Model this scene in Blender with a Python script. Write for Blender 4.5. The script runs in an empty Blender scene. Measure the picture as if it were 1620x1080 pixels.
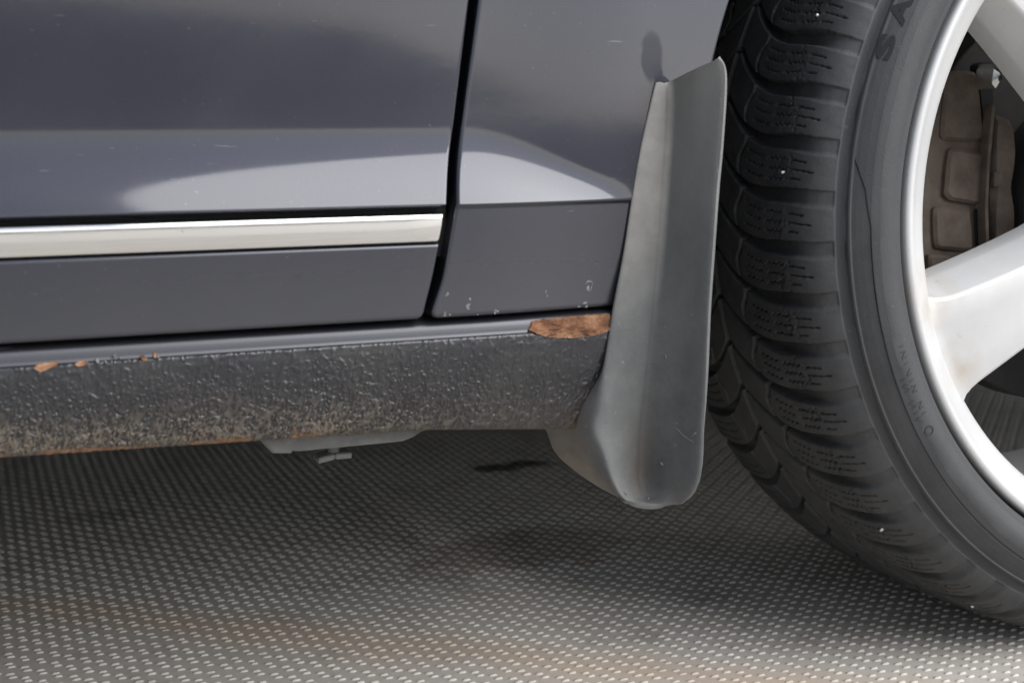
import bpy, math, random
import numpy as np
from mathutils import Matrix, Vector

# ------------------------------------------------------------------ camera
scn = bpy.context.scene
C = scn.collection
CAM_POS = np.array([0.0, -0.70028, 0.37298])
CAM_R = np.array([0.92774229, -0.37319919, -0.00407495])
CAM_U = np.array([0.06312936, 0.14615464, 0.98724541])
CAM_F = np.array([0.36784362, 0.91616657, -0.15915367])
FPX = 2150.0                       # focal length in photo pixels (1620 wide)
cd = bpy.data.cameras.new('camera')
cam = bpy.data.objects.new('camera', cd); C.objects.link(cam)
cd.sensor_width = 36.0; cd.lens = FPX / 1620 * 36.0
cd.clip_start = 0.02; cd.clip_end = 500
M3 = Matrix(((CAM_R[0], CAM_U[0], -CAM_F[0], CAM_POS[0]),
             (CAM_R[1], CAM_U[1], -CAM_F[1], CAM_POS[1]),
             (CAM_R[2], CAM_U[2], -CAM_F[2], CAM_POS[2]), (0, 0, 0, 1)))
cam.matrix_world = M3
cd.dof.use_dof = True; cd.dof.focus_distance = 0.86; cd.dof.aperture_fstop = 9.0
scn.camera = cam

# ------------------------------------------------------------------ world, sun
SUN_EL, SUN_AZ = math.radians(37), math.radians(46)     # azimuth from -y towards +x
world = bpy.data.worlds.new('World'); scn.world = world; world.use_nodes = True
wn = world.node_tree.nodes; wl = world.node_tree.links
bg = wn['Background']
sky = wn.new('ShaderNodeTexSky'); sky.sky_type = 'NISHITA'; sky.sun_disc = False
sky.sun_elevation = SUN_EL; sky.sun_rotation = math.pi - SUN_AZ
sky.air_density = 1.0; sky.dust_density = 0.6; sky.ozone_density = 1.0
hs = wn.new('ShaderNodeHueSaturation'); hs.inputs['Saturation'].default_value = 0.35
wl.new(sky.outputs[0], hs.inputs['Color']); wb = wn.new('ShaderNodeMix'); wb.data_type = 'RGBA'; wb.blend_type = 'MULTIPLY'; wb.inputs[0].default_value = 1.0
wb.inputs[7].default_value = (0.98, 0.98, 1.02, 1)                       # camera white balance
wl.new(hs.outputs[0], wb.inputs[6]); wl.new(wb.outputs[2], bg.inputs['Color'])
bg.inputs['Strength'].default_value = 0.09
sd = bpy.data.lights.new('sun', 'SUN'); sd.energy = 1.9; sd.angle = math.radians(58); sd.color = (1.0, 0.99, 0.975)
sun = bpy.data.objects.new('sun', sd); C.objects.link(sun)
to_sun = Vector((math.sin(SUN_AZ) * math.cos(SUN_EL), -math.cos(SUN_AZ) * math.cos(SUN_EL), math.sin(SUN_EL)))
sun.rotation_euler = to_sun.to_track_quat('Z', 'Y').to_euler(); sun.location = to_sun * 8
scn.view_settings.view_transform = 'Standard'; scn.view_settings.look = 'None'
scn.view_settings.gamma = 1.0; scn.view_settings.exposure = 1.15
scn.cycles.max_bounces = 8; scn.cycles.diffuse_bounces = 5

rng = np.random.default_rng(7); random.seed(7)

# ------------------------------------------------------------------ helpers
def at(u, v, y):
    """a point of the real plane y = const seen at photo position (u, v)"""
    d = CAM_F + CAM_R * (u - 810) / FPX - CAM_U * (v - 540) / FPX
    t = (y - CAM_POS[1]) / d[1]
    return CAM_POS + d * t

def sstep(a, b, x):
    t = np.clip((x - a) / (b - a), 0, 1); return t * t * (3 - 2 * t)

def vnoise(x, y, seed=0):
    """smooth value noise in 0..1"""
    xi = np.floor(x).astype(np.int64); yi = np.floor(y).astype(np.int64)
    fx = x - xi; fy = y - yi; fx = fx * fx * (3 - 2 * fx); fy = fy * fy * (3 - 2 * fy)
    def h(a, b):
        n = (a * 374761393 + b * 668265263 + seed * 974711) & 0x7fffffff
        n = ((n ^ (n >> 13)) * 1274126177) & 0x7fffffff
        return ((n ^ (n >> 16)) & 0xffff) / 65535.0
    return (h(xi, yi) * (1 - fx) + h(xi + 1, yi) * fx) * (1 - fy) + (h(xi, yi + 1) * (1 - fx) + h(xi + 1, yi + 1) * fx) * fy

def fbm(x, y, seed=0, o=4):
    s = 0; a = 0.5
    for k in range(o):
        s = s + a * vnoise(x * 2 ** k, y * 2 ** k, seed + k); a *= 0.5
    return s / (1 - 0.5 ** o)

car = bpy.data.objects.new('car', None); C.objects.link(car)
car.location = (-0.45, 0.88, 0.0); car.empty_display_size = 0.3
car['label'] = 'dark grey metallic car with rusty sill, chrome door strip and grey mudflap'
car['category'] = 'car'
PINV = Matrix.Translation((0.45, -0.88, 0.0))

def link(name, me, mat, parent, label=None, smooth=True):
    o = bpy.data.objects.new(name, me); C.objects.link(o)
    if mat is not None: me.materials.append(mat)
    if smooth: me.shade_smooth()
    if parent is not None:
        o.parent = parent
        if parent is car: o.matrix_parent_inverse = PINV
    if label: o['label'] = label
    return o

def mesh(name, V, F):
    me = bpy.data.meshes.new(name)
    me.from_pydata(np.asarray(V, float).tolist(), [], [tuple(int(i) for i in f) for f in F]); me.update()
    return me

def grid_mesh(name, P, closed_u=False, closed_v=False, flip=False):
    """P: (n, m, 3) array -> quad grid, fast"""
    n, m = P.shape[:2]
    nu = n if closed_u else n - 1; nv = m if closed_v else m - 1
    i, j = np.meshgrid(np.arange(nu), np.arange(nv), indexing='ij')
    a = i * m + j; b = ((i + 1) % n) * m + j; c = ((i + 1) % n) * m + (j + 1) % m; d = i * m + (j + 1) % m
    q = np.stack([a, b, c, d], -1).reshape(-1, 4)
    if flip: q = q[:, ::-1]
    me = bpy.data.meshes.new(name)
    me.vertices.add(n * m); me.vertices.foreach_set('co', P.reshape(-1).astype(np.float32))
    k = len(q)
    me.loops.add(k * 4); me.loops.foreach_set('vertex_index', q.reshape(-1).astype(np.int32))
    me.polygons.add(k); me.polygons.foreach_set('loop_start', np.arange(0, k * 4, 4, dtype=np.int32))
    me.update(calc_edges=True); me.validate()
    return me

def set_attr(me, name, vals):
    a = me.attributes.new(name, 'FLOAT', 'POINT'); a.data.foreach_set('value', np.asarray(vals, np.float32).reshape(-1))

class MB:
    """collects boxes, prisms, lathes into one mesh"""
    def __init__(s): s.V = []; s.F = []
    def add(s, V, F):
        o = len(s.V); s.V += [tuple(map(float, v)) for v in V]; s.F += [tuple(int(i) + o for i in f) for f in F]
    def box(s, lo, hi, bev=0.0, fn=None):
        lo = np.array(lo, float); hi = np.array(hi, float)
        if bev <= 0:
            V = [(x, y, z) for x in (lo[0], hi[0]) for y in (lo[1], hi[1]) for z in (lo[2], hi[2])]
            F = [(0, 1, 3, 2), (4, 6, 7, 5), (0, 4, 5, 1), (2, 3, 7, 6), (0, 2, 6, 4), (1, 5, 7, 3)]
            if fn: V = [fn(v) for v in V]
            s.add(V, F); return
        V = []; idx = {}
        for sx in (0, 1):
            for sy in (0, 1):
                for sz in (0, 1):
                    c = np.array([(lo, hi)[sx][0], (lo, hi)[sy][1], (lo, hi)[sz][2]])
                    sg = np.array([1 if sx == 0 else -1, 1 if sy == 0 else -1, 1 if sz == 0 else -1])
                    for ax in range(3):
                        p = c + sg * bev; p[ax] = c[ax]
                        idx[(sx, sy, sz, ax)] = len(V); V.append(tuple(p))
        F = []
        for ax in range(3):
            o1, o2 = [(1, 2), (2, 0), (0, 1)][ax]
            for s0 in (0, 1):
                q = []
                for a, b in ((0, 0), (1, 0), (1, 1), (0, 1)):
                    k = [0, 0, 0]; k[ax] = s0; k[o1] = a; k[o2] = b; q.append(idx[(*k, ax)])
                F.append(tuple(q if s0 else q[::-1]))
        for ax in range(3):
            o1, o2 = [(1, 2), (2, 0), (0, 1)][ax]
            for a in (0, 1):
                for b in (0, 1):
                    k0 = [0, 0, 0]; k0[o1] = a; k0[o2] = b; k1 = list(k0); k1[ax] = 1
                    q = (idx[(*k0, o1)], idx[(*k1, o1)], idx[(*k1, o2)], idx[(*k0, o2)])
                    F.append(q if a != b else q[::-1])
        for a in (0, 1):
            for b in (0, 1):
                for c in (0, 1):
                    F.append((idx[(a, b, c, 0)], idx[(a, b, c, 1)], idx[(a, b, c, 2)]))
        if fn: V = [fn(v) for v in V]
        s.add(V, F)
    def prism(s, poly, w0, w1, fn, bev=0.0):
        """poly in (a, b), extruded from w0 to w1 (w1 the visible side); fn maps (a, b, w) to world"""
        n = len(poly); P = np.array(poly, float); c = P.mean(0)
        rings = [(P, w0)]
        if bev > 0:
            Q = P + (c - P) * (bev / np.maximum(np.linalg.norm(c - P, axis=1, keepdims=True), 1e-6)) * 1.3
            rings += [(P, w1 - bev * (1 if w1 > w0 else -1)), (Q, w1)]
        else: rings += [(P, w1)]
        V = [fn(a, b, w) for R, w in rings for a, b in R]
        F = []
        for k in range(len(rings) - 1):
            for i in range(n):
                F.append((k * n + i, k * n + (i + 1) % n, (k + 1) * n + (i + 1) % n, (k + 1) * n + i))
        F.append(tuple(range((len(rings) - 1) * n, len(rings) * n))); F.append(tuple(range(n))[::-1])
        s.add(V, F)
    def lathe(s, prof, fn, n=96, a0=0, a1=2 * math.pi, closed=True):
        m = len(prof); k = n if closed else n + 1
        V = []
        for i in range(k):
            t = a0 + (a1 - a0) * i / n
            for r, w in prof: V.append(fn(r * math.cos(t), r * math.sin(t), w))
        F = [(i * m + j, i * m + j + 1, ((i + 1) % k) * m + j + 1, ((i + 1) % k) * m + j) for i in range(n) for j in range(m - 1)]
        s.add(V, F)
    def build(s, name, mat, parent, label=None, smooth=True, angle=None):
        me = mesh(name, s.V, s.F)
        import bmesh
        bm = bmesh.new(); bm.from_mesh(me); bmesh.ops.recalc_face_normals(bm, faces=bm.faces); bm.to_mesh(me); bm.free()
        o = link(name, me, mat, parent, label, smooth)
        if smooth and angle: me.set_sharp_from_angle(angle=math.radians(angle))
        return o

# ------------------------------------------------------------------ materials
def new_mat(name):
    m = bpy.data.materials.new(name); m.use_nodes = True
    nt = m.node_tree; return m, nt, nt.nodes['Principled BSDF']

def N(nt, kind, **kw):
    n = nt.nodes.new(kind)
    for k, v in kw.items():
        if k in n.inputs.keys() if hasattr(n.inputs, 'keys') else False: n.inputs[k].default_value = v
        else: setattr(n, k, v)
    return n

def noise(nt, scale, detail=4, rough=0.55, vec=None, sxyz=None):
    tc = nt.nodes.new('ShaderNodeTexCoord'); n = nt.nodes.new('ShaderNodeTexNoise')
    n.inputs['Scale'].default_value = scale; n.inputs['Detail'].default_value = detail; n.inputs['Roughness'].default_value = rough
    if sxyz:
        mp = nt.nodes.new('ShaderNodeMapping'); mp.inputs['Scale'].default_value = sxyz
        nt.links.new(tc.outputs['Object'], mp.inputs['Vector']); nt.links.new(mp.outputs[0], n.inputs['Vector'])
    else: nt.links.new(tc.outputs['Object'], n.inputs['Vector'])
    return n.outputs['Fac']

def ramp(nt, src, *stops):
    r = nt.nodes.new('ShaderNodeValToRGB'); e = r.color_ramp.elements
    while len(e) < len(stops): e.new(0.5)
    for k, (p, c) in enumerate(stops):
        e[k].position = p; e[k].color = (*c, 1) if not isinstance(c, (int, float)) else (c, c, c, 1)
    nt.links.new(src, r.inputs[0]); return r.outputs[0]

def mix(nt, fac, a, b):
    m = nt.nodes.new('ShaderNodeMix'); m.data_type = 'RGBA'
    for sock, val in ((m.inputs[0], fac), (m.inputs[6], a), (m.inputs[7], b)):
        if isinstance(val, (int, float)): sock.default_value = val
        elif isinstance(val, tuple): sock.default_value = (*val, 1)
        else: nt.links.new(val, sock)
    return m.outputs[2]

def mth(nt, op, a, b=None, c=None, clamp=False):
    m = nt.nodes.new('ShaderNodeMath'); m.operation = op; m.use_clamp = clamp
    for k, val in enumerate((a, b, c)):
        if val is None: continue
        if isinstance(val, (int, float)): m.inputs[k].default_value = val
        else: nt.links.new(val, m.inputs[k])
    return m.outputs[0]

def bump(nt, bs, src, strength, dist=0.001, sock='Normal'):
    b = nt.nodes.new('ShaderNodeBump'); b.inputs['Strength'].default_value = strength; b.inputs['Distance'].default_value = dist
    nt.links.new(src, b.inputs['Height']); nt.links.new(b.outputs[0], bs.inputs[sock]); return b

def pos_xyz(nt):
    g = nt.nodes.new('ShaderNodeNewGeometry'); s = nt.nodes.new('ShaderNodeSeparateXYZ')
    nt.links.new(g.outputs['Position'], s.inputs[0]); return s.outputs

def setb(bs, **kw):
    for k, v in kw.items():
        s = bs.inputs[k.replace('_', ' ')]
        s.default_value = (*v, 1) if isinstance(v, tuple) and len(v) == 3 else v

# car paint: dark metallic under a clear coat, thin dust, small scratches
def paint_material():
    m, nt, bs = new_mat('dark_grey_paint')
    setb(bs, Metallic=0.55, Roughness=0.42, Coat_Weight=1.0, Coat_Roughness=0.06, Coat_IOR=1.55)
    fl = noise(nt, 2600, 1, 0.5)
    flk = ramp(nt, fl, (0.3, (0.012, 0.013, 0.022)), (0.7, (0.020, 0.022, 0.036)))
    dust = ramp(nt, noise(nt, 9, 6, 0.62), (0.42, 0.0), (0.75, 1.0))
    speck = ramp(nt, noise(nt, 420, 2, 0.4), (0.74, 0.0), (0.78, 1.0))
    scr = ramp(nt, noise(nt, 60, 3, 0.5, sxyz=(0.6, 1, 7)), (0.735, 0.0), (0.75, 1.0))
    p = pos_xyz(nt)
    low = mth(nt, 'SUBTRACT', 1.0, mth(nt, 'DIVIDE', mth(nt, 'SUBTRACT', p[2], 0.265), 0.065), clamp=True)
    gl = mth(nt, 'ADD', mth(nt, 'MULTIPLY', dust, 0.10), mth(nt, 'MULTIPLY', low, 0.20), clamp=True)
    col = mix(nt, gl, flk, (0.06, 0.058, 0.056))
    col = mix(nt, mth(nt, 'MULTIPLY', speck, 0.10), col, (0.4, 0.39, 0.37))
    col = mix(nt, mth(nt, 'MULTIPLY', scr, 0.22), col, (0.35, 0.35, 0.36))
    # soft-edged dark purple oval above the mudflap, with little clear coat
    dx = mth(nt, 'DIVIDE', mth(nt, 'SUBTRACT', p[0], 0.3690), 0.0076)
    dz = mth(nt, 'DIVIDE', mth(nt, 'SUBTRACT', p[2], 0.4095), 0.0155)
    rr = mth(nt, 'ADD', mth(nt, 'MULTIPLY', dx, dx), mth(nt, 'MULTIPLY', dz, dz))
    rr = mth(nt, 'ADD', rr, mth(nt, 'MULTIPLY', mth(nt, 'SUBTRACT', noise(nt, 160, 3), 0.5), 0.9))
    dark_oval = ramp(nt, rr, (0.55, 1.0), (1.0, 0.0))
    col = mix(nt, mth(nt, 'MULTIPLY', dark_oval, 0.9), col, (0.006, 0.005, 0.016))
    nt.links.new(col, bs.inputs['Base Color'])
    nt.links.new(mth(nt, 'SUBTRACT', 1.0, mth(nt, 'MULTIPLY', dark_oval, 0.93)), bs.inputs['Coat Weight'])
    nt.links.new(mth(nt, 'MULTIPLY', mth(nt, 'SUBTRACT', 1.0, dark_oval), 0.55), bs.inputs['Metallic'])
    nt.links.new(mth(nt, 'ADD', 0.06, mth(nt, 'ADD', mth(nt, 'MULTIPLY', dust, 0.05), mth(nt, 'MULTIPLY', low, 0.35))), bs.inputs['Coat Roughness'])
    orange = noise(nt, 140, 2, 0.5)
    bump(nt, bs, orange, 0.004, 0.002, 'Coat Normal')
    return m
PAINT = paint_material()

def simple(name, col, rough=0.6, metal=0.0, nscale=60, var=0.25, bstr=0.15, bdist=0.0006, bscale=None, spec=0.5):
    m, nt, bs = new_mat(name); setb(bs, Roughness=rough, Metallic=metal); bs.inputs['Specular IOR Level'].default_value = spec
    lo = tuple(c * (1 - var) for c in col); hi = tuple(min(1, c * (1 + var)) for c in col)
    nt.links.new(ramp(nt, noise(nt, nscale, 5, 0.6), (0.3, lo), (0.7, hi)), bs.inputs['Base Color'])
    if bstr: bump(nt, bs, noise(nt, bscale or nscale * 6, 3), bstr, bdist)
    return m
DARK = simple('underbody_black', (0.018, 0.018, 0.018), 0.85)
GAP_BLACK = simple('gap_black', (0.006, 0.006, 0.006), 0.8)
def alloy_material():
    m, nt, bs = new_mat('silver_wheel_paint'); setb(bs, Metallic=0.12)
    base = ramp(nt, noise(nt, 18, 5), (0.3, (0.47, 0.47, 0.465)), (0.7, (0.52, 0.52, 0.515)))
    p = pos_xyz(nt); acc = None
    for cx, cz, r in ((0.572, 0.262, 0.030), (0.597, 0.216, 0.020)):      # brown film where the spoke runs into the rim
        dx = mth(nt, 'DIVIDE', mth(nt, 'SUBTRACT', p[0], cx), r); dz = mth(nt, 'DIVIDE', mth(nt, 'SUBTRACT', p[2], cz), r)
        q = mth(nt, 'SUBTRACT', 1.0, mth(nt, 'ADD', mth(nt, 'MULTIPLY', dx, dx), mth(nt, 'MULTIPLY', dz, dz)), clamp=True)
        acc = q if acc is None else mth(nt, 'MAXIMUM', acc, q)
    film = mth(nt, 'MULTIPLY', acc, ramp(nt, noise(nt, 55, 5, 0.6), (0.35, 0.1), (0.7, 1.0)))
    spots = ramp(nt, noise(nt, 210, 3, 0.5), (0.70, 0.0), (0.76, 1.0))
    c = mix(nt, mth(nt, 'MULTIPLY', film, 0.55), base, (0.36, 0.27, 0.17))
    c = mix(nt, mth(nt, 'MULTIPLY', spots, 0.30), c, (0.22, 0.19, 0.16))
    dust = ramp(nt, noise(nt, 24, 6, 0.65), (0.45, 0.0), (0.8, 1.0))
    c = mix(nt, mth(nt, 'MULTIPLY', dust, 0.25), c, (0.34, 0.31, 0.27))
    nt.links.new(c, bs.inputs['Base Color'])
    nt.links.new(mth(nt, 'ADD', 0.34, mth(nt, 'MULTIPLY', dust, 0.2)), bs.inputs['Roughness'])
    bump(nt, bs, noise(nt, 300, 3), 0.03, 0.0005)
    return m
ALLOY = alloy_material()
BRAKE = simple('dusty_brake_metal', (0.078, 0.058, 0.044), 0.75, 0.25, 70, 0.35, 0.35)
DISC = simple('brake_disc_steel', (0.012, 0.010, 0.009), 0.9, 0.0, 90, 0.3, 0.2)
STEEL = simple('bare_steel', (0.62, 0.62, 0.60), 0.3, 1.0, 200, 0.15, 0.1)
JACK = simple('grey_plastic', (0.115, 0.115, 0.11), 0.65, 0, 90, 0.3, 0.2)

def chrome_material():
    m, nt, bs = new_mat('chrome'); setb(bs, Metallic=1.0, Base_Color=(0.80, 0.785, 0.76))
    nt.links.new(ramp(nt, noise(nt, 40, 5, 0.6), (0.35, 0.05), (0.75, 0.16)), bs.inputs['Roughness'])
    speck = ramp(nt, noise(nt, 330, 2, 0.4), (0.755, 0.0), (0.78, 1.0))
    nt.links.new(mix(nt, mth(nt, 'MULTIPLY', speck, 0.5), (0.80, 0.785, 0.76), (0.35, 0.31, 0.26)), bs.inputs['Base Color'])
    bump(nt, bs, noise(nt, 25, 2), 0.02, 0.002)
    return m
CHROME = chrome_material()

def sill_material():
    m, nt, bs = new_mat('stone_guard_sill'); setb(bs, Roughness=0.55)
    at_ = nt.nodes.new('ShaderNodeAttribute'); at_.attribute_name = 'dust'
    rs_ = nt.nodes.new('ShaderNodeAttribute'); rs_.attribute_name = 'rust'
    base = ramp(nt, noise(nt, 70, 5), (0.3, (0.017, 0.0175, 0.020)), (0.7, (0.026, 0.0268, 0.030)))
    dcol = ramp(nt, noise(nt, 220, 4), (0.3, (0.090, 0.070, 0.051)), (0.7, (0.175, 0.145, 0.112)))
    c = mix(nt, at_.outputs['Fac'], base, dcol)
    rcol = ramp(nt, noise(nt, 260, 4), (0.3, (0.13, 0.062, 0.030)), (0.55, (0.23, 0.115, 0.055)), (0.75, (0.30, 0.19, 0.11)))
    c = mix(nt, rs_.outputs['Fac'], c, rcol)
    nt.links.new(c, bs.inputs['Base Color'])
    nt.links.new(mth(nt, 'ADD', 0.30, mth(nt, 'MULTIPLY', at_.outputs['Fac'], 0.4)), bs.inputs['Roughness'])
    bump(nt, bs, noise(nt, 900, 3), 0.25, 0.0004)
    return m
SILL = sill_material()

def rust_material():
    m, nt, bs = new_mat('flaking_rust'); setb(bs, Roughness=0.9)
    n1 = noise(nt, 100, 6, 0.62)
    c = ramp(nt, n1, (0.27, (0.045, 0.020, 0.012)), (0.42, (0.115, 0.048, 0.023)), (0.53, (0.215, 0.098, 0.048)), (0.62, (0.29, 0.160, 0.090)), (0.74, (0.38, 0.27, 0.19)))
    pk = ramp(nt, noise(nt, 420, 4), (0.58, 0.0), (0.68, 1.0))
    c = mix(nt, mth(nt, 'MULTIPLY', pk, 0.4), c, (0.09, 0.042, 0.028))
    lp = nt.nodes.new('ShaderNodeAttribute'); lp.attribute_name = 'lip'
    nt.links.new(mix(nt, mth(nt, 'MULTIPLY', lp.outputs['Fac'], 0.8), c, (0.34, 0.32, 0.30)), bs.inputs['Base Color'])
    bump(nt, bs, noise(nt, 380, 5, 0.65), 0.7, 0.0010)
    return m
RUST = rust_material()
CHIP = simple('bare_primer_chip', (0.16, 0.16, 0.16), 0.7, 0, 500, 0.45, 0.3)

def flap_material():
    m, nt, bs = new_mat('weathered_mudflap_rubber'); setb(bs, Roughness=0.88); bs.inputs['Specular IOR Level'].default_value = 0.25
    p = pos_xyz(nt)
    n1 = noise(nt, 14, 6, 0.62)
    base = ramp(nt, n1, (0.3, (0.085, 0.088, 0.089)), (0.7, (0.128, 0.131, 0.129)))
    # dried mud on the inner lower wing and a contact strip paled by dust and painted light
    low = mth(nt, 'MULTIPLY', mth(nt, 'DIVIDE', mth(nt, 'SUBTRACT', 0.235, p[2]), 0.07, clamp=True),
              mth(nt, 'DIVIDE', mth(nt, 'ADD', p[1], 0.004), 0.02, clamp=True))
    c = mix(nt, mth(nt, 'MULTIPLY', low, 0.85), base, ramp(nt, noise(nt, 45, 5), (0.3, (0.15, 0.12, 0.092)), (0.7, (0.24, 0.21, 0.18))))
    bot = mth(nt, 'DIVIDE', mth(nt, 'SUBTRACT', 0.172, p[2]), 0.02, clamp=True)
    bot = mth(nt, 'MULTIPLY', bot, ramp(nt, noise(nt, 50, 5), (0.4, 0.0), (0.65, 1.0)))
    c = mix(nt, mth(nt, 'MULTIPLY', bot, 0.6), c, (0.20, 0.185, 0.165))
    st = ramp(nt, noise(nt, 30, 5, 0.6, sxyz=(3, 3, 0.5)), (0.45, 0.0), (0.75, 1.0))
    c = mix(nt, mth(nt, 'MULTIPLY', st, 0.14), c, (0.19, 0.18, 0.165))
    mo = ramp(nt, noise(nt, 110, 6, 0.7), (0.40, 0.0), (0.68, 1.0))
    c = mix(nt, mth(nt, 'MULTIPLY', mo, 0.22), c, (0.20, 0.19, 0.175))
    sp = ramp(nt, noise(nt, 240, 3, 0.5), (0.70, 0.0), (0.77, 1.0))
    c = mix(nt, mth(nt, 'MULTIPLY', sp, 0.5), c, (0.3, 0.3, 0.29))
    top = mth(nt, 'MULTIPLY', mth(nt, 'DIVIDE', mth(nt, 'SUBTRACT', p[2], 0.27), 0.12, clamp=True), 0.45)
    top = mth(nt, 'MULTIPLY', top, ramp(nt, noise(nt, 20, 4), (0.25, 0.4), (0.7, 1.0)))
    c = mix(nt, top, c, (0.26, 0.255, 0.243))
    strip = mth(nt, 'MULTIPLY', mth(nt, 'SUBTRACT', 1.0, mth(nt, 'DIVIDE', mth(nt, 'SUBTRACT', mth(nt, 'MULTIPLY', p[1], -1.0), 0.0005), 0.003), clamp=True), mth(nt, 'DIVIDE', mth(nt, 'SUBTRACT', p[2], 0.25), 0.08, clamp=True))
    c = mix(nt, mth(nt, 'MULTIPLY', strip, 0.75), c, ramp(nt, noise(nt, 60, 5), (0.3, (0.27, 0.26, 0.24)), (0.7, (0.40, 0.385, 0.357))))  # contact strip lightened to look lit, over some dust
    nt.links.new(c, bs.inputs['Base Color'])
    bump(nt, bs, noise(nt, 520, 4), 0.4, 0.0007)
    return m
FLAP = flap_material()

def rubber_material():
    m, nt, bs = new_mat('tyre_rubber'); setb(bs, Roughness=0.60)
    k = nt.nodes.new('ShaderNodeAttribute'); k.attribute_name = 'zone'      # 0 tread .. 1 dusty sidewall
    a = ramp(nt, noise(nt, 55, 6, 0.62), (0.3, (0.028, 0.0285, 0.029)), (0.7, (0.052, 0.0525, 0.053)))
    b = ramp(nt, noise(nt, 30, 6, 0.6), (0.3, (0.024, 0.025, 0.0265)), (0.7, (0.034, 0.035, 0.037)))
    c = mix(nt, k.outputs['Fac'], a, b)
    g = ramp(nt, noise(nt, 380, 3), (0.68, 0.0), (0.74, 1.0))
    c = mix(nt, mth(nt, 'MULTIPLY', g, 0.25), c, (0.15, 0.145, 0.135))
    nt.links.new(c, bs.inputs['Base Color'])
    bump(nt, bs, noise(nt, 700, 4), 0.3, 0.0005)
    return m
RUBBER = rubber_material()
LETTER = simple('clean_black_rubber', (0.004, 0.004, 0.0042), 0.75, 0, 80, 0.2, 0.1)

def ground_material(pip=False):
    m, nt, bs = new_mat('ribbed_mat_pip' if pip else 'ribbed_mat'); setb(bs, Roughness=0.6 if pip else 0.65)
    p = pos_xyz(nt)
    k = 1.0 if pip else 0.92
    base = ramp(nt, noise(nt, 7, 6, 0.6), (0.3, (0.475 * k, 0.440 * k, 0.388 * k)), (0.7, (0.555 * k, 0.522 * k, 0.468 * k)))
    # dirt trail that runs in from the front edge of the car, and scattered brown grime
    ln = mth(nt, 'ADD', mth(nt, 'ADD', p[1], mth(nt, 'MULTIPLY', p[0], 0.77)), -0.41)
    ln = mth(nt, 'ADD', ln, mth(nt, 'MULTIPLY', mth(nt, 'SUBTRACT', noise(nt, 9, 4), 0.5), 0.09))
    band = mth(nt, 'SUBTRACT', 1.0, mth(nt, 'DIVIDE', mth(nt, 'ABSOLUTE', ln), 0.055), clamp=True)
    c = mix(nt, mth(nt, 'MULTIPLY', band, 0.7), base, (0.50, 0.39, 0.295))
    gr = ramp(nt, noise(nt, 16, 5, 0.6), (0.52, 0.0), (0.72, 1.0))
    c = mix(nt, mth(nt, 'MULTIPLY', mth(nt, 'MULTIPLY', gr, mth(nt, 'SUBTRACT', 1.0, band)), 0.38), c, (0.15, 0.12, 0.098))
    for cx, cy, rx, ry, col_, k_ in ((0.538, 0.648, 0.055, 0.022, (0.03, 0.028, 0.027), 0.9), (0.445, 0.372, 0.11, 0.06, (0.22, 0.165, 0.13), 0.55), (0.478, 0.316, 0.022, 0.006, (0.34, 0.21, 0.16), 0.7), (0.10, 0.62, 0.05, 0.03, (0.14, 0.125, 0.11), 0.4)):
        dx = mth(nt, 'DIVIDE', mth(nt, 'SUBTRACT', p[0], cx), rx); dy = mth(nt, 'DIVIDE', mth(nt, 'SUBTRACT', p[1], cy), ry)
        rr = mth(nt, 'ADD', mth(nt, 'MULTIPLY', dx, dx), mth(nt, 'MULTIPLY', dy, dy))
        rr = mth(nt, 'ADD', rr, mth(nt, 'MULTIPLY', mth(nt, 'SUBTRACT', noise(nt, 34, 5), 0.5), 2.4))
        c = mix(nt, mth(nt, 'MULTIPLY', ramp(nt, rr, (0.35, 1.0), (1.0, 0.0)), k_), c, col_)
    nt.links.new(c, bs.inputs['Base Color'])
    bump(nt, bs, noise(nt, 420, 4), 0.25, 0.0006)
    return m
GROUND = ground_material(); PIP = ground_material(True)

# ------------------------------------------------------------------ floor
gv = 200.0
ASPHALT = simple('asphalt', (0.045, 0.045, 0.047), 0.85, 0, 30, 0.3, 0.3)
a = link('ground', mesh('ground', [(-gv, -gv, -0.006), (gv, -gv, -0.006), (gv, gv, -0.006), (-gv, gv, -0.006)], [(0, 1, 2, 3)]), ASPHALT, None)
a['kind'] = 'structure'; a['label'] = 'dark asphalt ground around the rubber matting'
mb = None
g = link('floor', mesh('floor', [(-7, -5, 0), (7, -5, 0), (7, 5, 0), (-7, 5, 0), (-7, -5, -0.006), (7, -5, -0.006), (7, 5, -0.006), (-7, 5, -0.006)],
    [(0, 1, 2, 3), (0, 4, 5, 1), (1, 5, 6, 2), (2, 6, 7, 3), (3, 7, 4, 0)]), GROUND, None, None, False)
g['kind'] = 'structure'
g['label'] = 'grey studded rubber floor matting with brown dirt, dark under the car'

def bar_shape(L, W, Hh):
    """low rounded bar along x: 4 rings of 4"""
    V = []; F = []
    ys = np.array([-1, -0.5, 0.5, 1]); zs = np.array([0, 1, 1, 0])
    for xs, sc in ((-1, 0.0), (-0.55, 1.0), (0.55, 1.0), (1, 0.0)):
        for a, b in zip(ys, zs): V.append((xs * L / 2, a * W / 2 * (0.6 + 0.4 * sc), b * Hh * sc))
    for i in range(3):
        for j in range(3): F.append((i * 4 + j, (i + 1) * 4 + j, (i + 1) * 4 + j + 1, i * 4 + j + 1))
    return np.array(V), np.array(F)

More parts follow.
